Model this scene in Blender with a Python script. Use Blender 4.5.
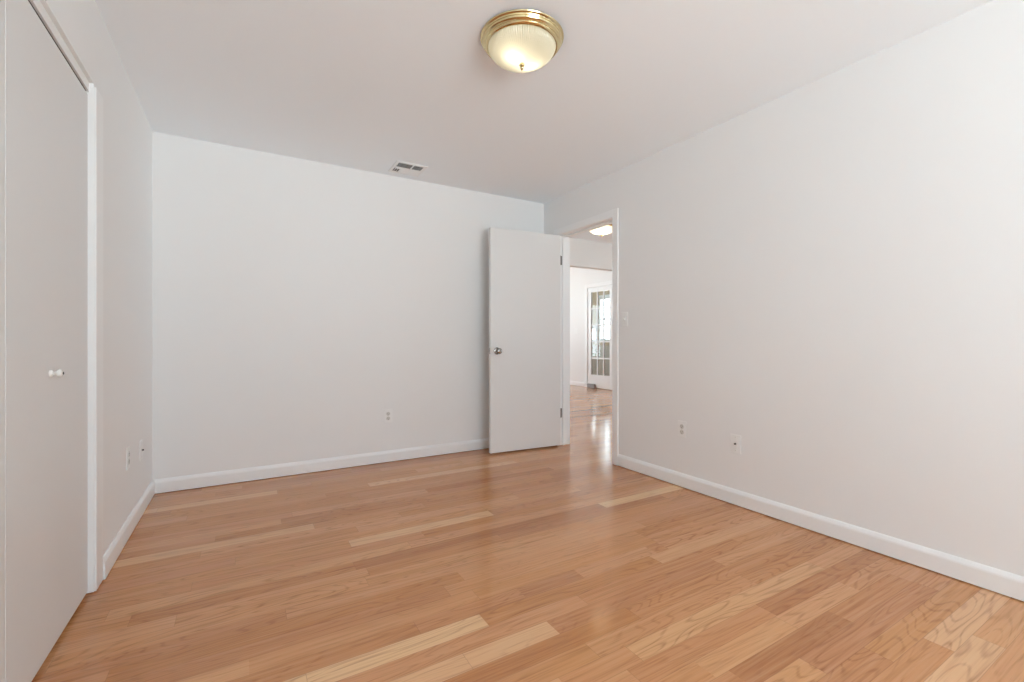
import bpy, bmesh, math, random
from mathutils import Vector, Matrix

for _o in list(bpy.data.objects):
    bpy.data.objects.remove(_o)
SC = bpy.context.scene
C = SC.collection
PI = math.pi

# ------------------------------------------------------------------ camera
H_CAM = 1.037
cam_d = bpy.data.cameras.new('camera')
cam_d.sensor_width = 36.0
cam_d.lens = 454.0 / 1024.0 * 36.0
cam_d.shift_y = -1.0 / 1024.0
cam_d.clip_start = 0.02
cam = bpy.data.objects.new('camera', cam_d)
C.objects.link(cam)
cam.location = (0, 0, H_CAM)
cam.rotation_euler = (PI / 2, 0, math.radians(-30.6))
SC.camera = cam

# ------------------------------------------------------------------ sky and exposure
SC.view_settings.view_transform = 'Standard'
SC.view_settings.look = 'None'
SC.view_settings.exposure = 0.0
SC.view_settings.gamma = 1.0
SC.view_settings.use_curve_mapping = False
SC.cycles.use_denoising = True
SC.cycles.max_bounces = 14
SC.cycles.diffuse_bounces = 10
SC.cycles.glossy_bounces = 5
SC.cycles.transmission_bounces = 8
SC.cycles.transparent_max_bounces = 16
SC.cycles.sample_clamp_indirect = 6.0
SC.cycles.caustics_reflective = False
SC.cycles.caustics_refractive = False

SKY = 15.7
world = bpy.data.worlds.new('world')
SC.world = world
world.use_nodes = True
bg = world.node_tree.nodes['Background']
# brighter half added below the horizon to lift the ceilings, dimmer bluish sky above
_nt = world.node_tree
_tc = _nt.nodes.new('ShaderNodeTexCoord')
_sp = _nt.nodes.new('ShaderNodeSeparateXYZ')
_rp = _nt.nodes.new('ShaderNodeValToRGB')
_mr = _nt.nodes.new('ShaderNodeMapRange')
_mr.inputs['From Min'].default_value = -1.0
_mr.inputs['From Max'].default_value = 1.0
_nt.links.new(_tc.outputs['Generated'], _sp.inputs[0])
_nt.links.new(_sp.outputs[2], _mr.inputs['Value'])
_nt.links.new(_mr.outputs['Result'], _rp.inputs[0])
_rp.color_ramp.elements[0].position, _rp.color_ramp.elements[0].color = 0.44, (0.893, 0.953, 0.995, 1)
_rp.color_ramp.elements[1].position, _rp.color_ramp.elements[1].color = 0.52, (0.41, 0.465, 0.52, 1)
_nt.links.new(_rp.outputs[0], bg.inputs['Color'])
bg.inputs['Strength'].default_value = SKY


def portal(name, loc, rot, sx, sy):
    d = bpy.data.lights.new(name, 'AREA')
    d.shape = 'RECTANGLE'
    d.size, d.size_y = sx, sy
    d.cycles.is_portal = True
    o = bpy.data.objects.new(name, d)
    C.objects.link(o)
    o.location = loc
    o.rotation_euler = rot
    return o


# ------------------------------------------------------------------ layout (metres)
XL, XR = -0.527, 2.665          # left and right wall faces
YB, YF = 3.86, -2.10            # back wall, wall behind the camera
CEIL = 2.44
CEIL2 = 2.95                    # higher ceiling of the far room
T = 0.125                       # wall thickness
OY0, OY1, OZ = 2.842, 3.602, 2.060   # doorway in the right wall
CY0, CY1, CZ = 0.975, 2.470, 2.052   # closet opening in the left wall
HALL_Y = 4.95                   # header between the hall and the far room
FARX = 6.50                     # far white wall with the French door
FARY = 10.6
SUNX = 7.6
FDY0, FDY1 = 6.93, 7.73         # French door opening
W1 = (0.10, 1.90, 0.25, 2.26)   # window behind the camera: x0,x1,z0,z1

portal('daylight_bedroom', ((W1[0] + W1[1]) / 2, YF - T - 0.02, (W1[2] + W1[3]) / 2), (PI / 2, 0, 0), W1[1] - W1[0], W1[3] - W1[2])
W2 = (3.5, 5.7, 0.5, 2.15)
portal('daylight_far_room', ((W2[0] + W2[1]) / 2, FARY + T + 0.02, (W2[2] + W2[3]) / 2), (-PI / 2, 0, 0), W2[1] - W2[0], W2[3] - W2[2])
W5 = (1.5, 3.35, 0.6, 2.1)         # y0,y1,z0,z1: unseen window added to light the hall header
portal('added_daylight_hall', (FARX + T + 0.02, (W5[0] + W5[1]) / 2, (W5[2] + W5[3]) / 2), (PI / 2, 0, PI / 2), W5[1] - W5[0], W5[3] - W5[2])
W6 = (6.80, 7.50, 0.3, 2.2)          # unseen window added in the end wall to brighten the sun room
portal('added_daylight_sun_room_end', ((W6[0] + W6[1]) / 2, 12.1 + 0.02, (W6[2] + W6[3]) / 2), (-PI / 2, 0, 0), W6[1] - W6[0], W6[3] - W6[2])
W7 = (6.9, 8.3, 0.9, 2.0)        # y0,y1,z0,z1 unseen window added in the side wall to brighten the far wall
portal('added_daylight_far_room_side', (XR - 0.02, (W7[0] + W7[1]) / 2, (W7[2] + W7[3]) / 2), (PI / 2, 0, -PI / 2), W7[1] - W7[0], W7[3] - W7[2])
W3 = (7.85, 8.62, 1.02, 2.08)     # y0,y1,z0,z1 in the sun room, tall
W4 = (8.72, 9.15, 1.02, 1.36)
portal('daylight_sun_room', (SUNX + T + 0.02, (W3[0] + W3[1]) / 2, (W3[2] + W3[3]) / 2), (PI / 2, 0, PI / 2), W3[1] - W3[0], W3[3] - W3[2])


# ------------------------------------------------------------------ materials
def lin(c):
    return tuple(((v / 255) / 12.92 if v / 255 <= 0.04045 else ((v / 255 + 0.055) / 1.055) ** 2.4) for v in c)


def mat(name, rgb, rough=0.5, metal=0.0, spec=0.5, coat=0.0):
    m = bpy.data.materials.new(name)
    m.use_nodes = True
    b = m.node_tree.nodes['Principled BSDF']
    b.inputs['Base Color'].default_value = (*rgb, 1)
    b.inputs['Roughness'].default_value = rough
    b.inputs['Metallic'].default_value = metal
    b.inputs['Specular IOR Level'].default_value = spec
    b.inputs['Coat Weight'].default_value = coat
    return m


def paint(name, rgb, rough, bump=0.02, scale=180.0, spec=0.3):
    """painted plaster or timber: a faint roller texture and the slightest unevenness of tone"""
    m = mat(name, rgb, rough, spec=spec)
    nt = m.node_tree
    b = nt.nodes['Principled BSDF']
    tc = nt.nodes.new('ShaderNodeTexCoord')
    n = nt.nodes.new('ShaderNodeTexNoise')
    n.inputs['Scale'].default_value = scale
    n.inputs['Detail'].default_value = 3
    nt.links.new(tc.outputs['Object'], n.inputs['Vector'])
    bp = nt.nodes.new('ShaderNodeBump')
    bp.inputs['Strength'].default_value = bump
    bp.inputs['Distance'].default_value = 0.002
    nt.links.new(n.outputs['Fac'], bp.inputs['Height'])
    nt.links.new(bp.outputs['Normal'], b.inputs['Normal'])
    n2 = nt.nodes.new('ShaderNodeTexNoise')
    n2.inputs['Scale'].default_value = 1.3
    nt.links.new(tc.outputs['Object'], n2.inputs['Vector'])
    mx = nt.nodes.new('ShaderNodeMix')
    mx.data_type = 'RGBA'
    mx.inputs['A'].default_value = (*[v * 0.985 for v in rgb], 1)
    mx.inputs['B'].default_value = (*rgb, 1)
    nt.links.new(n2.outputs['Fac'], mx.inputs['Factor'])
    nt.links.new(mx.outputs['Result'], b.inputs['Base Color'])
    return m


M_WALL = paint('white_wall_paint', (0.815, 0.824, 0.828), 0.75)
M_CEIL = paint('white_ceiling_paint', (0.885, 0.933, 0.975), 0.9)
M_TRIM = paint('white_trim_paint', (0.845, 0.86, 0.87), 0.38, bump=0.005, spec=0.45)
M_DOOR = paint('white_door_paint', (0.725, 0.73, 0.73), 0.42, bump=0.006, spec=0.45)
M_PLATE = mat('white_plastic', (0.83, 0.84, 0.84), 0.35)
M_SLOT = mat('dark_slot', (0.03, 0.03, 0.03), 0.6)
M_RECEPT = mat('receptacle_plastic', (0.62, 0.62, 0.60), 0.4)
M_CHROME = mat('satin_nickel', (0.33, 0.32, 0.31), 0.2, 1.0)
M_HINGE = mat('dull_hinge_steel', (0.22, 0.21, 0.20), 0.4, 0.9)
M_STEEL = mat('grey_steel', (0.40, 0.40, 0.40), 0.45, 0.8)
M_BRASS = mat('polished_brass', (0.72, 0.60, 0.34), 0.18, 1.0)
M_VENT = mat('white_enamel', (0.85, 0.875, 0.895), 0.4)
M_VENT_SHADE = mat('vent_shade', (0.03, 0.03, 0.03), 0.9)
M_TAN = paint('tan_wall_paint', (0.60, 0.49, 0.36), 0.8)
M_KNEE = paint('grey_panel_paint', (0.58, 0.55, 0.50), 0.7)
M_GREY = mat('grey_rubber', (0.30, 0.30, 0.295), 0.6)
M_PORCELAIN = mat('white_porcelain', (0.78, 0.78, 0.76), 0.25)


def glass_mat():
    m = bpy.data.materials.new('clear_glass')
    m.use_nodes = True
    nt = m.node_tree
    nt.nodes.remove(nt.nodes['Principled BSDF'])
    out = nt.nodes['Material Output']
    tr = nt.nodes.new('ShaderNodeBsdfTransparent')
    tr.inputs['Color'].default_value = (0.95, 0.97, 0.96, 1)
    gl = nt.nodes.new('ShaderNodeBsdfGlossy')
    gl.inputs['Roughness'].default_value = 0.02
    fr = nt.nodes.new('ShaderNodeFresnel')
    fr.inputs['IOR'].default_value = 1.45
    mx = nt.nodes.new('ShaderNodeMixShader')
    # the same faint reflection from either side of the pane
    ge = nt.nodes.new('ShaderNodeNewGeometry')
    io = nt.nodes.new('ShaderNodeMapRange')
    io.inputs['To Min'].default_value = 1.45
    io.inputs['To Max'].default_value = 1.0 / 1.45
    nt.links.new(ge.outputs['Backfacing'], io.inputs['Value'])
    nt.links.new(io.outputs['Result'], fr.inputs['IOR'])
    nt.links.new(fr.outputs['Fac'], mx.inputs['Fac'])
    nt.links.new(tr.outputs['BSDF'], mx.inputs[1])
    nt.links.new(gl.outputs['BSDF'], mx.inputs[2])
    nt.links.new(mx.outputs['Shader'], out.inputs['Surface'])
    return m


M_GLASS = glass_mat()


def dome_mat():
    """frosted ribbed glass that lets the bulbs behind it shine through"""
    m = bpy.data.materials.new('ribbed_frosted_glass')
    m.use_nodes = True
    nt = m.node_tree
    nt.nodes.remove(nt.nodes['Principled BSDF'])
    out = nt.nodes['Material Output']
    tl = nt.nodes.new('ShaderNodeBsdfTranslucent')
    tl.inputs['Color'].default_value = (0.94, 0.90, 0.72, 1)
    df = nt.nodes.new('ShaderNodeBsdfDiffuse')
    df.inputs['Color'].default_value = (0.88, 0.83, 0.66, 1)
    gl = nt.nodes.new('ShaderNodeBsdfGlossy')
    gl.inputs['Roughness'].default_value = 0.12
    fr = nt.nodes.new('ShaderNodeFresnel')
    fr.inputs['IOR'].default_value = 1.5
    m1 = nt.nodes.new('ShaderNodeMixShader')
    m1.inputs['Fac'].default_value = 0.4
    m2 = nt.nodes.new('ShaderNodeMixShader')
    nt.links.new(tl.outputs['BSDF'], m1.inputs[1])
    nt.links.new(df.outputs['BSDF'], m1.inputs[2])
    nt.links.new(fr.outputs['Fac'], m2.inputs['Fac'])
    nt.links.new(m1.outputs['Shader'], m2.inputs[1])
    nt.links.new(gl.outputs['BSDF'], m2.inputs[2])
    nt.links.new(m2.outputs['Shader'], out.inputs['Surface'])
    return m


M_DOME = dome_mat()


SEED = 47.0      # shuffles which boards fall where


def oak_floor():
    m = bpy.data.materials.new('oak_strip_floor')
    m.use_nodes = True
    nt = m.node_tree
    N, L = nt.nodes, nt.links
    b = N['Principled BSDF']

    def node(t, **kw):
        n = N.new(t)
        for k, v in kw.items():
            setattr(n, k, v)
        return n

    def math_(op, a, bb=None, c=None):
        n = node('ShaderNodeMath', operation=op)
        for i, v in enumerate((a, bb, c)):
            if v is None:
                continue
            if isinstance(v, (int, float)):
                n.inputs[i].default_value = v
            else:
                L.new(v, n.inputs[i])
        return n.outputs[0]

    def comb(x, y, z):
        n = node('ShaderNodeCombineXYZ')
        for i, v in enumerate((x, y, z)):
            if isinstance(v, (int, float)):
                n.inputs[i].default_value = v
            else:
                L.new(v, n.inputs[i])
        return n.outputs[0]

    def mixc(f, a, bb, blend='MIX'):
        n = node('ShaderNodeMix', data_type='RGBA', blend_type=blend)
        for s, v in (('Factor', f), ('A', a), ('B', bb)):
            if isinstance(v, (int, float)):
                n.inputs[s].default_value = v
            elif isinstance(v, tuple):
                n.inputs[s].default_value = (*v, 1)
            else:
                L.new(v, n.inputs[s])
        return n.outputs['Result']

    tc = node('ShaderNodeTexCoord')
    sp = node('ShaderNodeSeparateXYZ')
    L.new(tc.outputs['Object'], sp.inputs[0])
    X, Y = sp.outputs[0], sp.outputs[1]
    PW = 0.0826
    yr = math_('DIVIDE', math_('SUBTRACT', Y, 1.541), PW)
    row = math_('FLOOR', yr)
    fy = math_('FRACT', yr)
    wr = node('ShaderNodeTexWhiteNoise', noise_dimensions='1D')
    L.new(math_('ADD', row, SEED), wr.inputs['W'])
    # irregular board lengths along x: a 1-D Voronoi per row
    wpos = math_('ADD', math_('DIVIDE', X, 1.05), math_('MULTIPLY', wr.outputs['Value'], 371.0))
    vc = node('ShaderNodeTexVoronoi', voronoi_dimensions='1D', feature='F1')
    vc.inputs['Scale'].default_value = 1.0
    L.new(wpos, vc.inputs['W'])
    ve = node('ShaderNodeTexVoronoi', voronoi_dimensions='1D', feature='DISTANCE_TO_EDGE')
    ve.inputs['Scale'].default_value = 1.0
    L.new(wpos, ve.inputs['W'])
    sc = node('ShaderNodeSeparateColor')
    L.new(vc.outputs['Color'], sc.inputs[0])
    r1, r2, r3 = sc.outputs[0], sc.outputs[1], sc.outputs[2]
    # boards picked by hand: row, start, end, tone
    for rw, xa, xb, tone in ((-1, 0.02, 0.767, 0.99), (-3, 0.28, 0.961, 0.97), (-6, 0.10, 0.831, 0.95), (0, 0.98, 1.281, 0.03), (0, 1.281, 1.733, 0.80),
                             (-9, 1.31, 1.926, 0.0), (-8, 1.25, 2.195, 0.90), (1, -0.30, 0.015, 0.93), (4, 1.038, 1.62, 0.86)):
        m_ = math_('MULTIPLY', math_('COMPARE', row, float(rw), 0.1), math_('MULTIPLY', math_('GREATER_THAN', X, xa), math_('LESS_THAN', X, xb)))
        mxn = node('ShaderNodeMix', data_type='FLOAT')
        L.new(m_, mxn.inputs['Factor'])
        L.new(r1, mxn.inputs['A'])
        mxn.inputs['B'].default_value = tone
        r1 = mxn.outputs['Result']
    # board tone
    ramp = node('ShaderNodeValToRGB')
    cr = ramp.color_ramp
    stops = [(0.0, (170, 111, 64)), (0.10, (182, 122, 74)), (0.40, (192, 133, 83)), (0.70, (199, 142, 92)), (0.93, (206, 152, 103)), (1.0, (227, 186, 141))]
    cr.elements[0].position, cr.elements[0].color = stops[0][0], (*lin(stops[0][1]), 1)
    cr.elements[1].position, cr.elements[1].color = stops[-1][0], (*lin(stops[-1][1]), 1)
    for p, c in stops[1:-1]:
        e = cr.elements.new(p)
        e.color = (*lin(c), 1)
    L.new(r1, ramp.inputs[0])
    col = ramp.outputs[0]
    # some boards lean red, some yellow
    col = mixc(math_('MULTIPLY', r2, 0.35), col, lin((202, 146, 112)))
    # long fine grain, shifted per board
    gx = math_('ADD', math_('MULTIPLY', X, 2.2), math_('MULTIPLY', r3, 57.0))
    gy = math_('ADD', math_('MULTIPLY', Y, 75.0), math_('MULTIPLY', r2, 91.0))
    n1 = node('ShaderNodeTexNoise')
    n1.inputs['Scale'].default_value = 1.0
    n1.inputs['Detail'].default_value = 5.0
    n1.inputs['Roughness'].default_value = 0.6
    L.new(comb(gx, gy, math_('MULTIPLY', r1, 33.0)), n1.inputs['Vector'])
    # cathedral figure: stretched rings, strongly warped
    n2 = node('ShaderNodeTexNoise')
    n2.inputs['Scale'].default_value = 1.0
    n2.inputs['Detail'].default_value = 1.0
    hx = math_('ADD', math_('MULTIPLY', X, 1.35), math_('MULTIPLY', r2, 77.0))
    hy = math_('ADD', math_('MULTIPLY', Y, 10.0), math_('MULTIPLY', r3, 41.0))
    L.new(comb(hx, hy, math_('MULTIPLY', r1, 19.0)), n2.inputs['Vector'])
    rings = math_('SINE', math_('MULTIPLY', n2.outputs['Fac'], 105.0))
    ringm = math_('POWER', math_('MAXIMUM', rings, 0.0), 2.2)
    ringm = math_('MULTIPLY', ringm, math_('ADD', 0.25, math_('MULTIPLY', r3, 0.75)))
    # pores
    n3 = node('ShaderNodeTexNoise')
    n3.inputs['Scale'].default_value = 1.0
    n3.inputs['Detail'].default_value = 2.0
    L.new(comb(math_('MULTIPLY', X, 4.0), math_('MULTIPLY', Y, 190.0), r1), n3.inputs['Vector'])
    g = math_('ADD', math_('MULTIPLY', math_('SUBTRACT', n1.outputs['Fac'], 0.5), 1.5), 0.0)
    dark = math_('ADD', math_('MULTIPLY', ringm, 0.50), math_('ADD', g, math_('MULTIPLY', math_('SUBTRACT', n3.outputs['Fac'], 0.5), 0.9)))
    dk = node('ShaderNodeMath', operation='MULTIPLY', use_clamp=True)
    L.new(dark, dk.inputs[0])
    dk.inputs[1].default_value = 1.0
    col = mixc(dk.outputs[0], col, mixc(1.0, col, (0.50, 0.40, 0.32), 'MULTIPLY'))
    lt = node('ShaderNodeMath', operation='MULTIPLY', use_clamp=True)
    L.new(g, lt.inputs[0])
    lt.inputs[1].default_value = -0.5
    col = mixc(lt.outputs[0], col, lin((232, 194, 154)))
    # seams between boards
    ey = math_('MULTIPLY', math_('MINIMUM', fy, math_('SUBTRACT', 1.0, fy)), PW)
    ex = math_('MULTIPLY', ve.outputs['Distance'], 1.05)
    edge = math_('MINIMUM', ey, ex)
    mr = node('ShaderNodeMapRange')
    mr.inputs['From Min'].default_value = 0.0003
    mr.inputs['From Max'].default_value = 0.0014
    mr.inputs['To Min'].default_value = 0.38
    mr.inputs['To Max'].default_value = 0.0
    L.new(edge, mr.inputs['Value'])
    col = mixc(mr.outputs['Result'], col, lin((110, 68, 42)))
    L.new(col, b.inputs['Base Color'])
    # satin varnish, slightly wavy
    rg = math_('ADD', 0.11, math_('MULTIPLY', n1.outputs['Fac'], 0.07))
    L.new(rg, b.inputs['Roughness'])
    b.inputs['Specular IOR Level'].default_value = 0.5
    bp = node('ShaderNodeBump')
    bp.inputs['Strength'].default_value = 0.05
    bp.inputs['Distance'].default_value = 0.001
    hgt = math_('MULTIPLY', n1.outputs['Fac'], -0.5)
    L.new(hgt, bp.inputs['Height'])
    L.new(bp.outputs['Normal'], b.inputs['Normal'])
    return m


M_FLOOR = oak_floor()


# ------------------------------------------------------------------ mesh helpers
def new():
    return bmesh.new()


def box(bm, x0, x1, y0, y1, z0, z1, bev=0.0, seg=2):
    x0, x1 = min(x0, x1), max(x0, x1)
    y0, y1 = min(y0, y1), max(y0, y1)
    z0, z1 = min(z0, z1), max(z0, z1)
    r = bmesh.ops.create_cube(bm, size=1.0)
    vs = r['verts']
    for v in vs:
        v.co = Vector(((x0 + x1) / 2 + v.co.x * (x1 - x0), (y0 + y1) / 2 + v.co.y * (y1 - y0), (z0 + z1) / 2 + v.co.z * (z1 - z0)))
    if bev > 0:
        es = list({e for v in vs for e in v.link_edges})
        bmesh.ops.bevel(bm, geom=es, offset=bev, segments=seg, affect='EDGES', profile=0.5)
    return vs


def prism(bm, prof, a, b, fn):
    """extrude a closed 2-D profile from a to b; fn(u, v, t) -> point"""
    n = len(prof)
    A = [bm.verts.new(fn(u, v, a)) for u, v in prof]
    B = [bm.verts.new(fn(u, v, b)) for u, v in prof]
    for i in range(n):
        bm.faces.new((A[i], A[(i + 1) % n], B[(i + 1) % n], B[i]))
    bm.faces.new(A[::-1])
    bm.faces.new(B)
    bmesh.ops.recalc_face_normals(bm, faces=bm.faces)


def lathe(bm, prof, seg=48, axis='Z', o=(0, 0, 0), mod=None):
    """revolve (r, h) pairs about an axis through o; ends with r = 0 are closed"""
    rings = []
    for r, h in prof:
        if r < 1e-6:
            ring = [None]
            pts = [(0, 0, h)]
        else:
            pts = []
            for k in range(seg):
                a = 2 * PI * k / seg
                rr = r if mod is None else mod(r, h, a)
                pts.append((rr * math.cos(a), rr * math.sin(a), h))
        out = []
        for p in pts:
            if axis == 'X':
                p = (p[2], p[0], p[1])
            elif axis == 'Y':
                p = (p[0], p[2], p[1])
            out.append(bm.verts.new((p[0] + o[0], p[1] + o[1], p[2] + o[2])))
        rings.append(out)
    for a, b in zip(rings, rings[1:]):
        if len(a) == 1 and len(b) == 1:
            continue
        for k in range(seg):
            k2 = (k + 1) % seg
            if len(a) == 1:
                bm.faces.new((a[0], b[k], b[k2]))
            elif len(b) == 1:
                bm.faces.new((a[k], b[0], a[k2]))
            else:
                bm.faces.new((a[k], b[k], b[k2], a[k2]))
    bmesh.ops.recalc_face_normals(bm, faces=bm.faces)


def obj(name, bm, m, parent=None, smooth=False, loc=(0, 0, 0), rot=(0, 0, 0)):
    me = bpy.data.meshes.new(name)
    bm.to_mesh(me)
    bm.free()
    me.materials.append(m)
    if smooth:
        for p in me.polygons:
            p.use_smooth = True
        try:
            me.set_sharp_from_angle(angle=math.radians(35))
        except Exception:
            pass
    o = bpy.data.objects.new(name, me)
    C.objects.link(o)
    o.location = loc
    o.rotation_euler = rot
    if parent:
        o.parent = parent
    return o


def tag(o, label, cat, group=None, kind=None):
    o['label'] = label
    o['category'] = cat
    if group:
        o['group'] = group
    if kind:
        o['kind'] = kind
    return o


def thing(name, label, cat, loc=(0, 0, 0), rotz=0.0, group=None, kind=None):
    o = bpy.data.objects.new(name, None)
    o.empty_display_size = 0.05
    C.objects.link(o)
    o.location = loc
    o.rotation_euler = (0, 0, rotz)
    return tag(o, label, cat, group, kind)


def struct(name, bm, m, label, cat):
    return tag(obj(name, bm, m), label, cat, kind='structure')


# ------------------------------------------------------------------ room shell
b = new(); box(b, -1.45, 8.0, -2.4, 12.2, -0.15, 0.0)
struct('floor', b, M_FLOOR, 'honey oak strip floor with boards running toward the doorway', 'floor')
b = new(); box(b, -1.45, 8.0, -2.4, HALL_Y + 0.06, CEIL, CEIL + 0.15)
box(b, XR, 8.0, HALL_Y + 0.06, 12.2, CEIL2, CEIL2 + 0.15)
struct('ceiling', b, M_CEIL, 'flat white painted ceiling over the bedroom and the rooms beyond', 'ceiling')

b = new(); box(b, -1.35, XR, YB, YB + T, 0, CEIL)
struct('wall_back', b, M_WALL, 'plain white back wall behind the open door', 'wall')

b = new()
box(b, XR, XR + T, YF, OY0 - 0.02, 0, CEIL)
box(b, XR, XR + T, OY1 + 0.02, HALL_Y + 0.06, 0, CEIL)
box(b, XR, XR + T, HALL_Y + 0.06, W7[0], 0, CEIL2)
box(b, XR, XR + T, W7[1], FARY, 0, CEIL2)
box(b, XR, XR + T, W7[0], W7[1], 0, W7[2])
box(b, XR, XR + T, W7[0], W7[1], W7[3], CEIL2)
box(b, XR, XR + T, OY0 - 0.02, OY1 + 0.02, OZ + 0.02, CEIL)
struct('wall_right', b, M_WALL, 'long white right wall with the doorway at its far end', 'wall')

b = new()
box(b, XL - T, XL, YF, CY0 - 0.02, 0, CEIL)
box(b, XL - T, XL, CY1 + 0.02, YB, 0, CEIL)
box(b, XL - T, XL, CY0 - 0.02, CY1 + 0.02, CZ + 0.033, CEIL)
struct('wall_left', b, M_WALL, 'white left wall with the closet opening', 'wall')

b = new()
box(b, -1.35, -1.25, YF, YB, 0, CEIL)
box(b, -1.25, XL - T, 0.70, 0.80, 0, CEIL)
box(b, -1.25, XL - T, 2.65, 2.75, 0, CEIL)
struct('wall_closet', b, M_WALL, 'unlit inner walls of the closet behind its doors', 'wall')

b = new()
box(b, -1.35, W1[0], YF - T, YF, 0, CEIL)
box(b, W1[1], 6.62, YF - T, YF, 0, CEIL)
box(b, W1[0], W1[1], YF - T, YF, 0, W1[2])
box(b, W1[0], W1[1], YF - T, YF, W1[3], CEIL)
struct('wall_front', b, M_WALL, 'white wall with the wide window behind the viewer', 'wall')

# hall and far room beyond the doorway
b = new()
box(b, XR + T, FARX, HALL_Y, HALL_Y + 0.12, 2.062, CEIL)
box(b, XR + T, FARX, HALL_Y + 0.06, HALL_Y + 0.12, CEIL, CEIL2)
struct('wall_hall', b, M_WALL, 'drywall header across the wide hall opening', 'wall')
b = new()
box(b, FARX, FARX + T, YF, W5[0], 0, CEIL)
box(b, FARX, FARX + T, W5[1], HALL_Y + 0.06, 0, CEIL)
box(b, FARX, FARX + T, W5[0], W5[1], 0, W5[2])
box(b, FARX, FARX + T, W5[0], W5[1], W5[3], CEIL)
box(b, FARX, FARX + T, HALL_Y + 0.06, FDY0 - 0.02, 0, CEIL2)
box(b, FARX, FARX + T, FDY1 + 0.02, FARY, 0, CEIL2)
box(b, FARX, FARX + T, FDY0 - 0.02, FDY1 + 0.02, 2.19, CEIL2)
struct('wall_far', b, M_WALL, 'bright white far wall holding the glazed door', 'wall')
b = new()
box(b, XR, W2[0], FARY, FARY + T, 0, CEIL2)
box(b, W2[1], FARX + T, FARY, FARY + T, 0, CEIL2)
box(b, W2[0], W2[1], FARY, FARY + T, 0, W2[2])
box(b, W2[0], W2[1], FARY, FARY + T, W2[3], CEIL2)
struct('wall_far_end', b, M_WALL, 'end wall of the far room with a wide window', 'wall')
# sun room behind the French door
b = new()
x0, x1 = SUNX, SUNX + T
box(b, x0, x1, 5.4, W3[0], 0.9, CEIL2)
box(b, x0, x1, W3[1], W4[0], 0.9, CEIL2)
box(b, x0, x1, W4[1], 12.0, 0.9, CEIL2)
box(b, x0, x1, W3[0], W3[1], W3[3], CEIL2)
box(b, x0, x1, W4[0], W4[1], W4[3], CEIL2)
box(b, x0, x1, W3[0], W3[1], 0.9, W3[2])
box(b, x0, x1, W4[0], W4[1], 0.9, W4[2])
box(b, FARX + T, SUNX, 5.3, 5.4, 0, CEIL2)
box(b, FARX + T, W6[0], 12.0, 12.1, 0, CEIL2)
box(b, W6[1], SUNX + T, 12.0, 12.1, 0, CEIL2)
box(b, W6[0], W6[1], 12.0, 12.1, 0, W6[2])
box(b, W6[0], W6[1], 12.0, 12.1, W6[3], CEIL2)
box(b, FARX + T, FARX + T + 0.1, FARY, 12.0, 0, CEIL2)
struct('wall_sunroom', b, M_TAN, 'tan wall with windows seen through the glazed door', 'wall')
b = new(); box(b, SUNX - 0.02, SUNX + T, 5.4, 12.0, 0, 0.9)
struct('trim_sunroom', b, M_KNEE, 'grey knee wall under the far windows', 'wall panel')


# ------------------------------------------------------------------ baseboards
BP = [(0, 0), (0.014, 0), (0.014, 0.068), (0.0125, 0.076), (0.008, 0.086), (0.004, 0.092), (0, 0.092)]


def baseboard(name, p0, p1, nrm, label, m=None):
    """profile (out, up) swept from p0 to p1; nrm points into the room"""
    bm = new()
    d = Vector((p1[0] - p0[0], p1[1] - p0[1], 0))
    n = Vector((nrm[0], nrm[1], 0))
    prism(bm, BP, 0.0, 1.0, lambda u, v, t: (p0[0] + d.x * t + n.x * u, p0[1] + d.y * t + n.y * u, 0.005 + v))
    return struct(name, bm, m or M_TRIM, label, 'baseboard')


baseboard('baseboard_back', (XL, YB), (XR, YB), (0, -1), 'white baseboard along the back wall')
baseboard('baseboard_right', (XR, YF), (XR, OY0 - 0.067), (-1, 0), 'white baseboard along the right wall')
baseboard('baseboard_right_corner', (XR, OY1 + 0.067), (XR, YB), (-1, 0), 'short white baseboard in the corner behind the open door')
baseboard('baseboard_left', (XL, CY1 + 0.107), (XL, YB), (1, 0), 'white baseboard on the left wall from closet to corner')
baseboard('baseboard_left_near', (XL, YF), (XL, CY0 - 0.107), (1, 0), 'white baseboard on the left wall before the closet')
baseboard('baseboard_front', (XL, YF), (XR, YF), (0, 1), 'white baseboard under the window behind the viewer')
baseboard('baseboard_far', (FARX, FDY1 + 0.09), (FARX, FARY), (-1, 0), 'white baseboard left of the glazed door')
baseboard('baseboard_far_near', (FARX, YF), (FARX, FDY0 - 0.09), (-1, 0), 'white baseboard right of the glazed door')


# ------------------------------------------------------------------ doorway lining and casing
def doorway_trim():
    bm = new()
    X0, X1 = XR - 0.002, XR + T + 0.002
    # jamb lining
    box(bm, X0, X1, OY0 - 0.02, OY0, 0.001, OZ + 0.02)
    box(bm, X0, X1, OY1, OY1 + 0.02, 0.001, OZ + 0.02)
    box(bm, X0, X1, OY0, OY1, OZ, OZ + 0.02)
    # stop strips
    sx0, sx1 = XR + 0.042, XR + 0.075
    box(bm, sx0, sx1, OY0, OY0 + 0.011, 0.001, OZ - 0.011, 0.002)
    box(bm, sx0, sx1, OY1 - 0.011, OY1, 0.001, OZ - 0.011, 0.002)
    box(bm, sx0, sx1, OY0, OY1, OZ - 0.011, OZ, 0.002)
    cw = 0.066
    for s in (-1, 1):
        xf = XR if s < 0 else XR + T
        xa, xb = (xf - 0.015, xf) if s < 0 else (xf, xf + 0.015)
        box(bm, xa, xb, OY0 - cw, OY0 - 0.004, 0.001, OZ + cw, 0.003)
        box(bm, xa, xb, OY1 + 0.004, OY1 + cw, 0.001, OZ + cw, 0.003)
        box(bm, xa, xb, OY0 - 0.004, OY1 + 0.004, OZ + 0.004, OZ + cw, 0.003)
    return bm


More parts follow.
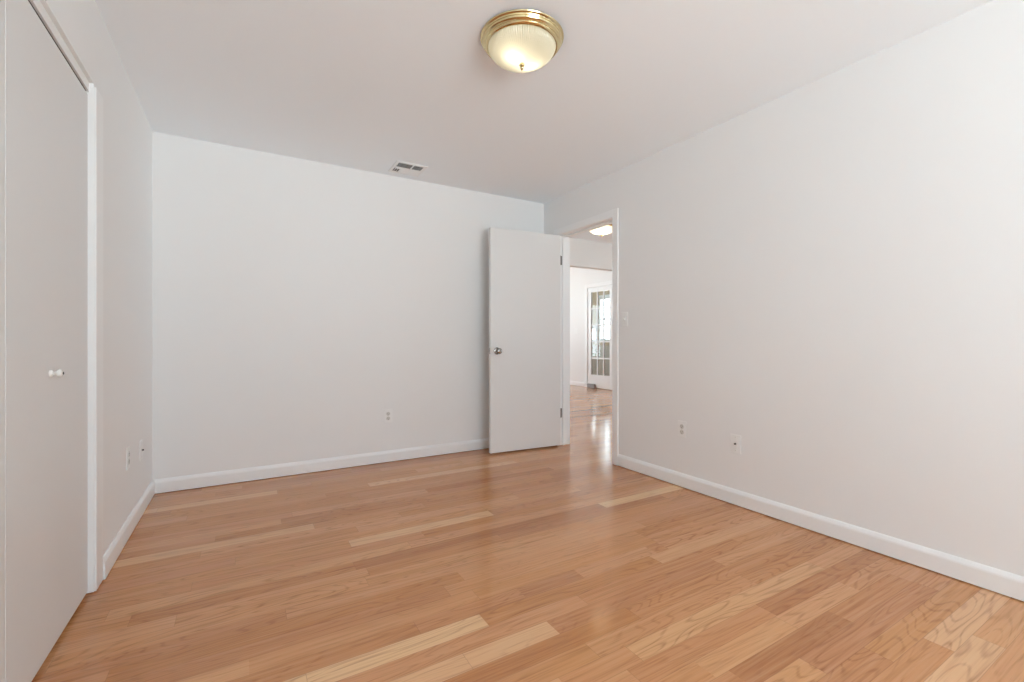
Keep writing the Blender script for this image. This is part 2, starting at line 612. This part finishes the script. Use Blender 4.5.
t = struct('trim_1', doorway_trim(), M_TRIM, 'white casing and jamb around the open doorway', 'door frame')
b = new(); box(b, XR + 0.008, XR + 0.036, OY0 - 0.0005, OY0 + 0.0015, 0.90, 0.965, 0.0004)
o = obj('strike_plate', b, M_STEEL, t); o['label'] = 'small metal strike plate'


# ------------------------------------------------------------------ bedroom door, open against the back wall
def knob_profile():
    return [(0.0, 0.066), (0.012, 0.0655), (0.021, 0.062), (0.0265, 0.055), (0.0275, 0.048), (0.025, 0.040), (0.018, 0.033),
            (0.0125, 0.028), (0.011, 0.020), (0.0115, 0.010), (0.024, 0.008), (0.031, 0.005), (0.0325, 0.0), (0.0, 0.0)]


DW, DT = 0.743, 0.035
ang = math.radians(-94.0)
piv = (XR - 0.006, OY1 - 0.006)
door = thing('door_1', 'plain white flush door standing open against the back wall', 'door', (piv[0], piv[1], 0), ang, kind='structure')
# closed position: leaf runs along -y from the pivot, room face toward -x; local x = 0 .. DT is the thickness
b = new(); box(b, 0.0, DT, -DW - 0.003, -0.003, 0.016, 2.053, 0.0015)
obj('door_leaf', b, M_DOOR, door)
b = new()
lathe(b, [(r, h) for r, h in knob_profile()], 40, 'X', (DT, -DW + 0.062, 0.938))
k = obj('knob', b, M_CHROME, door, True); k['label'] = 'round satin chrome door knob'
b = new()
lathe(b, [(r, -h) for r, h in knob_profile()], 40, 'X', (0.0, -DW + 0.062, 0.938))
k = obj('knob', b, M_CHROME, door, True); k['label'] = 'round satin chrome door knob'
b = new(); box(b, 0.005, DT - 0.005, -DW - 0.0042, -DW - 0.002, 0.91, 0.966, 0.0008)
box(b, 0.011, DT - 0.011, -DW - 0.012, -DW - 0.003, 0.928, 0.948, 0.002)
k = obj('latch', b, M_STEEL, door); k['label'] = 'steel latch plate and bolt'
for hz in (0.32, 1.82):
    b = new()
    lathe(b, [(0.0, -0.052), (0.004, -0.050), (0.0062, -0.046), (0.0062, 0.046), (0.004, 0.050), (0.0, 0.052)], 20, 'Z', (0.0, 0.0, hz))
    box(b, 0.001, DT - 0.002, -0.003, -0.0005, hz - 0.045, hz + 0.045)
    k = obj('hinge', b, M_HINGE, door, True); k['label'] = 'dull steel hinge'
    b = new()
    box(b, XR + 0.002, XR + 0.036, OY1 - 0.0022, OY1 + 0.001, hz - 0.045, hz + 0.045)
    k2 = obj('hinge_leaf', b, M_HINGE, k)
    k2.matrix_parent_inverse = (Matrix.Translation((piv[0], piv[1], 0)) @ Matrix.Rotation(ang, 4, 'Z')).inverted()


# ------------------------------------------------------------------ closet
def closet_trim():
    bm = new()
    xf = XL + 0.008
    cw = 0.106
    # jamb lining, then flat casing proud of the wall, then the head fascia level with the doors
    box(bm, XL - T, XL, CY0 - 0.02, CY0, 0.006, CZ + 0.033)
    box(bm, XL - T, XL, CY1, CY1 + 0.02, 0.006, CZ + 0.033)
    box(bm, XL, xf, CY0 - cw, CY0, 0.007, CZ + 0.023, 0.0025)
    box(bm, XL, xf, CY1, CY1 + cw, 0.007, CZ + 0.023, 0.0025)
    box(bm, XL - 0.022, XL - 0.014, CY0, CY1, CZ - 0.004, CZ + 0.060)
    return bm


t = struct('trim_2', closet_trim(), M_TRIM, 'white casing around the closet opening', 'door frame')
DX = -0.545     # face of the closet doors
ym = 1.7255
for name, ya, yb, ky, lab in (('door_2', ym + 0.0016, CY1 - 0.005, 2.050, 'white flush closet door with a small white knob, nearest the back wall'),
                              ('door_3', CY0 + 0.005, ym - 0.0016, 1.40, 'white flush closet door cut off at the left edge of the photo')):
    d = thing(name, lab, 'door', (DX, ya, 0), 0, kind='structure')
    b = new(); box(b, -0.035, 0.0, 0.0, yb - ya, 0.016, 2.036, 0.0008)
    obj('door_leaf', b, M_DOOR, d)
    b = new()
    lathe(b, [(0.0, 0.0), (0.0125, 0.0), (0.0125, 0.003), (0.011, 0.0065), (0.0065, 0.009), (0.0060, 0.013), (0.0085, 0.0155), (0.0125, 0.0185),
              (0.0135, 0.0235), (0.012, 0.028), (0.0075, 0.0305), (0.0052, 0.0310), (0.0, 0.0312)], 32, 'X', (0.0, ky - ya, 0.927))
    k = obj('knob', b, M_PORCELAIN, d, True); k['label'] = 'small round white knob'
    b = new()
    lathe(b, [(0.0, 0.0302), (0.0050, 0.0304), (0.0046, 0.0326), (0.0, 0.0332)], 20, 'X', (0.0, ky - ya, 0.927))
    s = obj('screw_head', b, M_SLOT, k, True); s['label'] = 'dark screw head'
b = new(); box(b, DX - 0.09, DX - 0.0042, CY0 + 0.001, CY1 - 0.001, CZ - 0.003, CZ + 0.03)  # track box coloured black to stand for shade in the head gap
struct('trim_3', b, M_SLOT, 'closet door track painted black for the shaded gap under the head casing', 'door track')


# ------------------------------------------------------------------ flush ceiling lights
def ceiling_light(label, loc, watts):
    r = thing('ceiling_light', label, 'ceiling light', loc, 0, 'flush brass ceiling lights')
    b = new()
    prof = [(0.0, -0.001), (0.176, -0.001), (0.190, -0.002), (0.1935, -0.006), (0.1915, -0.010), (0.184, -0.013), (0.182, -0.017), (0.183, -0.022),
            (0.180, -0.028), (0.174, -0.031), (0.1715, -0.034), (0.172, -0.039), (0.169, -0.044), (0.163, -0.047), (0.159, -0.047),
            (0.157, -0.044), (0.156, -0.010), (0.0, -0.009)]
    lathe(b, prof, 96)
    p = obj('pan', b, M_BRASS, r, True); p['label'] = 'polished brass stepped rim'
    b = new()
    R0, dep = 0.1565, 0.081
    pr = []
    for i in range(0, 19):
        a = i / 18 * PI / 2
        pr.append((R0 * math.cos(a) ** 0.92 if i < 18 else 0.0, -0.038 - dep * math.sin(a) ** 1.0))
    nrib = 90

    def rib(rr, hh, a):
        w = min(1.0, rr / 0.05)
        return rr * (1 + 0.009 * w * math.cos(nrib * a))
    lathe(b, pr, nrib * 6, mod=rib)
    g = obj('glass_dome', b, M_DOME, r, True); g['label'] = 'ribbed frosted glass dome glowing warm'
    b = new()
    lathe(b, [(0.0, -0.117), (0.010, -0.118), (0.0130, -0.127), (0.0105, -0.131), (0.0055, -0.133), (0.0065, -0.136), (0.0085, -0.1405),
              (0.0068, -0.145), (0.003, -0.148), (0.0022, -0.152), (0.0, -0.154)], 28)
    f = obj('finial', b, M_BRASS, r, True); f['label'] = 'small brass finial'
    for sx in (-1, 1):
        b = new()
        lathe(b, [(0.0, 0.0), (0.013, 0.0), (0.013, 0.020), (0.0, 0.020)], 20, 'X', (sx * 0.075 if sx < 0 else 0.055, 0.01 * sx, -0.052))
        obj('lamp_socket', b, M_PORCELAIN, r, True)
        d = bpy.data.lights.new('bulb', 'POINT')
        d.energy = watts
        d.color = (1.0, 0.91, 0.74)
        d.shadow_soft_size = 0.02
        o = bpy.data.objects.new('bulb_light', d)
        C.objects.link(o)
        o.parent = r
        o.location = (sx * 0.045, 0.01 * sx, -0.075)
    return r


ceiling_light('brass rimmed dome light glowing on the bedroom ceiling', (1.114, 1.793, CEIL), 0.42)
ceiling_light('glowing dome light on the hall ceiling seen through the doorway', (3.75, 4.20, CEIL), 1.8)


# ------------------------------------------------------------------ ceiling vent
def ceiling_vent():
    x0, x1, y0, y1 = 1.030, 1.285, 3.505, 3.760
    cx, cy = (x0 + x1) / 2, (y0 + y1) / 2
    v = thing('ceiling_vent', 'white louvred air vent in the ceiling near the back wall', 'vent', (cx, cy, CEIL))
    w, l = (x1 - x0) / 2, (y1 - y0) / 2
    b = new()
    f = 0.026
    for (a0, a1, c0, c1) in ((-w, w, -l, -l + f), (-w, w, l - f, l), (-w, -w + f, -l + f, l - f), (w - f, w, -l + f, l - f)):
        box(b, a0, a1, c0, c1, -0.007, -0.0005, 0.002)
    box(b, 0.0 - 0.004 + 0.018, 0.022, -l + f, l - f, -0.010, -0.002)
    box(b, -0.052, -0.048, 0.0, l - f, -0.010, -0.002)
    obj('frame', b, M_VENT, v)
    b = new(); box(b, -w + f - 0.004, w - f + 0.004, -l + f - 0.004, l - f + 0.004, -0.0022, -0.0006)  # flat dark plate stands in for the shade inside the vent
    o = obj('backing', b, M_VENT_SHADE, v); o['label'] = 'dark duct plate painted as the shade behind the louvres'

    def blade(p, q, tilt, wid=0.020):
        bm = new()
        d = Vector(q) - Vector(p)
        n = Vector((-d.y, d.x, 0)).normalized()
        prof = []
        for s in (0, 1):
            for i in range(5):
                u = i / 4
                a = tilt * u
                hh = -0.003 - wid * (0.55 * math.sin(a))
                oo = wid * u
                prof.append((oo, hh - s * 0.0009))
        top, bot = prof[:5], prof[5:][::-1]
        prism(bm, top + bot, 0.0, 1.0, lambda u, vv, t: (p[0] + d.x * t + n.x * u, p[1] + d.y * t + n.y * u, vv))
        return bm
    nb = 9
    ys = [-l + f + (i + 0.15) * (2 * l - 2 * f) / nb for i in range(nb)]
    for y in ys:
        for xa, xb in ((-0.048 if y > 0 else -w + f, 0.013), (0.023, w - f)):
            if y > -0.02:
                bm = blade((xa, y, 0), (xb, y, 0), 1.0, 0.019)
            else:
                bm = blade((xb, y + 0.017, 0), (xa, y + 0.017, 0), 0.55, 0.0172)
            obj('louvre', bm, M_VENT, v)
    for i in range(3):
        x = -w + f + 0.002 + i * 0.0175
        bm = blade((x + 0.014, 0.0, 0), (x + 0.014, l - f, 0), 1.0, 0.0095)
        obj('louvre', bm, M_VENT, v)


ceiling_vent()


# ------------------------------------------------------------------ wall plates.  Built facing local -y, back at y = 0
def plate_bm(w=0.070, h=0.115, d=0.0055):
    bm = new()
    box(bm, -w / 2, w / 2, -d, 0, -h / 2, h / 2, 0.0022, 3)
    return bm


def screws(parent, zs):
    for z in zs:
        b = new()
        lathe(b, [(0.0, -0.0072), (0.0022, -0.0070), (0.0030, -0.0060), (0.0, -0.0058)], 14, 'Y', (0, 0, z))
        obj('screw', b, M_RECEPT, parent, True)


def outlet(label, loc, rotz, group):
    r = thing('wall_outlet', label, 'outlet', loc, rotz, group)
    obj('cover_plate', plate_bm(), M_PLATE, r)
    for z in (-0.0195, 0.0195):
        b = new()
        lathe(b, [(0.0, -0.0078), (0.0155, -0.0078), (0.0165, -0.0070), (0.0165, -0.0055), (0.0, -0.0055)], 32, 'Y', (0, 0, z))
        s = obj('receptacle', b, M_RECEPT, r, True)
        b = new()
        box(b, -0.0072, -0.0050, -0.0082, -0.0070, z - 0.001, z + 0.0075)
        box(b, 0.0050, 0.0072, -0.0082, -0.0070, z - 0.000, z + 0.0070)
        lathe(b, [(0.0, -0.0082), (0.0024, -0.0082), (0.0024, -0.0070), (0.0, -0.0070)], 14, 'Y', (0, 0, z - 0.0075))
        obj('slots', b, M_SLOT, s)
    screws(r, (0.0,))
    return r


def coax(label, loc, rotz, group):
    r = thing('cable_plate', label, 'cable outlet', loc, rotz, group)
    obj('cover_plate', plate_bm(), M_PLATE, r)
    b = new()
    lathe(b, [(0.0, -0.0085), (0.0065, -0.0085), (0.0072, -0.0075), (0.0072, -0.0055), (0.0, -0.0055)], 6, 'Y')
    s = obj('nut', b, M_STEEL, r)
    b = new()
    lathe(b, [(0.0, -0.0160), (0.0030, -0.0160), (0.0045, -0.0155), (0.0045, -0.0080), (0.0, -0.0080)], 20, 'Y')
    s = obj('connector', b, M_SLOT, r, True); s['label'] = 'dark threaded cable connector'
    screws(r, (-0.042, 0.042))
    return r


def switch(label, loc, rotz, group):
    r = thing('light_switch', label, 'light switch', loc, rotz, group)
    obj('cover_plate', plate_bm(), M_PLATE, r)
    b = new()
    box(b, -0.006, 0.006, -0.0072, -0.0055, -0.0125, 0.0125, 0.0006)
    s = obj('toggle_surround', b, M_RECEPT, r)
    b = new()
    prism(b, [(-0.006, -0.009), (-0.006, 0.009), (-0.0170, 0.0085), (-0.0180, 0.003)], -0.0042, 0.0042, lambda u, v, t: (t, u, v))
    obj('toggle', b, M_PLATE, r)
    screws(r, (-0.030, 0.030))
    return r


RZ_R = -PI / 2      # plates on the right wall face -x
RZ_L = PI / 2       # plates on the left wall face +x
outlet('white duplex outlet low on the back wall', (1.058, YB, 0.391), 0, 'power outlets')
outlet('white duplex outlet on the right wall, closer to the doorway', (XR, 2.145, 0.408), RZ_R, 'power outlets')
coax('white cable plate with a dark connector on the right wall, farther from the doorway', (XR, 1.740, 0.385), RZ_R, 'cable plates')
coax('white cable plate with a dark connector on the left wall by the corner', (XL, 3.45, 0.382), RZ_L, 'cable plates')
outlet('white duplex outlet on the left wall, closer to the closet', (XL, 3.095, 0.414), RZ_L, 'power outlets')
switch('white light switch on the right wall beside the doorway', (XR, 2.705, 1.204), RZ_R, 'light switches')
switch('white light switch on the bright far wall beside the glazed door', (FARX, 8.13, 1.24), RZ_R, 'light switches')


# ------------------------------------------------------------------ French door in the far wall
def french_door():
    bm = new()
    xf = FARX - 0.014
    cw = 0.085
    top = 2.17
    box(bm, FARX, FARX + T, FDY0 - 0.02, FDY0, 0.001, top + 0.02)
    box(bm, FARX, FARX + T, FDY1, FDY1 + 0.02, 0.001, top + 0.02)
    box(bm, FARX, FARX + T, FDY0, FDY1, top, top + 0.02)
    box(bm, xf, FARX, FDY0 - cw, FDY0, 0.001, top + cw, 0.003)
    box(bm, xf, FARX, FDY1, FDY1 + cw, 0.001, top + cw, 0.003)
    box(bm, xf, FARX, FDY0, FDY1, top, top + cw, 0.003)
    struct('trim_4', bm, M_TRIM, 'white casing around the glazed door', 'door frame')
    d = thing('door_4', 'white glazed door with three columns of panes in the far wall', 'door', (FARX + 0.004, FDY0 + 0.004, 0), 0, kind='structure')
    w = FDY1 - FDY0 - 0.008
    h0, h1 = 0.012, top - 0.004
    st = 0.108
    g0, g1 = 0.29, 2.07
    bm = new()
    box(bm, 0, 0.038, 0, st, h0, h1, 0.002)
    box(bm, 0, 0.038, w - st, w, h0, h1, 0.002)
    box(bm, 0, 0.038, st, w - st, h0, g0, 0.002)
    box(bm, 0, 0.038, st, w - st, g1, h1, 0.002)
    obj('frame', bm, M_TRIM, d)
    bm = new()
    mw = 0.030
    for i in (1, 2):
        y = st + (w - 2 * st) * i / 3
        box(bm, 0.004, 0.034, y - mw / 2, y + mw / 2, g0, g1, 0.003)
    for i in (1, 2, 3, 4):
        z = g0 + (g1 - g0) * i / 5
        box(bm, 0.005, 0.033, st, w - st, z - mw / 2, z + mw / 2, 0.003)
    obj('glazing_bars', bm, M_TRIM, d)
    bm = new(); box(bm, 0.017, 0.021, st - 0.006, w - st + 0.006, g0 - 0.006, g1 + 0.006)
    obj('panes', bm, M_GLASS, d)
    return d


french_door()
b = new()
box(b, FARX - 0.060, FARX - 0.016, 7.44, 7.69, 0.001, 0.085, 0.010)
box(b, FARX - 0.055, FARX - 0.021, 7.46, 7.67, 0.083, 0.092, 0.004)
tag(obj('door_stop', b, M_GREY), 'low grey block on the floor against the foot of the glazed door', 'door stop')


# ------------------------------------------------------------------ windows
def window(name, label, a0, a1, z0, z1, place, nx, nz):
    """frame in local x (along), y (depth, outward +), z"""
    r = thing(name, label, 'window', place[0], place[1], kind='structure')
    w = a1 - a0
    h = z1 - z0
    bm = new()
    f = 0.045
    box(bm, 0, f, 0.02, 0.11, 0, h)
    box(bm, w - f, w, 0.02, 0.11, 0, h)
    box(bm, f, w - f, 0.02, 0.11, 0, f)
    box(bm, f, w - f, 0.02, 0.11, h - f, h)
    for i in range(1, nx):
        x = w * i / nx
        box(bm, x - 0.025, x + 0.025, 0.03, 0.09, f, h - f)
    for i in range(1, nz):
        z = h * i / nz
        box(bm, f, w - f, 0.035, 0.085, z - 0.02, z + 0.02)
    obj('frame', bm, M_TRIM, r)
    bm = new(); box(bm, f, w - f, 0.058, 0.062, f, h - f)
    obj('panes', bm, M_GLASS, r)
    bm = new()
    c = 0.06
    box(bm, -c, 0.0, -0.013, 0.0, -c, h + c, 0.002)
    box(bm, w, w + c, -0.013, 0.0, -c, h + c, 0.002)
    box(bm, 0, w, -0.013, 0.0, h, h + c, 0.002)
    obj('casing', bm, M_TRIM, r)
    bm = new()
    box(bm, -c, w + c, -0.035, 0.02, -0.028, 0.0, 0.004)
    obj('sill', bm, M_TRIM, r)
    return r


window('window_1', 'wide white framed window behind the viewer', W1[0], W1[1], W1[2], W1[3], ((W1[1], YF, W1[2]), PI), 2, 2)
window('window_2', 'wide white window at the end of the far room', W2[0], W2[1], W2[2], W2[3], ((W2[0], FARY, W2[2]), 0), 3, 2)
window('window_3', 'tall bright window seen through the right panes of the glazed door', W3[0], W3[1], W3[2], W3[3], ((SUNX, W3[1], W3[2]), -PI / 2), 1, 2)
window('window_4', 'short bright window seen through the left panes of the glazed door', W4[0], W4[1], W4[2], W4[3], ((SUNX, W4[1], W4[2]), -PI / 2), 1, 1)
window('added_window_5', 'unseen window added in the right wall of the hall to light its header', W5[0], W5[1], W5[2], W5[3], ((FARX, W5[1], W5[2]), -PI / 2), 2, 2)
window('added_window_6', 'unseen window added in the end wall of the tan room to brighten it', W6[0], W6[1], W6[2], W6[3], ((W6[0], 12.0, W6[2]), 0), 2, 2)
window('added_window_7', 'unseen window added in the side wall of the far room to brighten it', W7[0], W7[1], W7[2], W7[3], ((XR + T, W7[0], W7[2]), PI / 2), 3, 2)
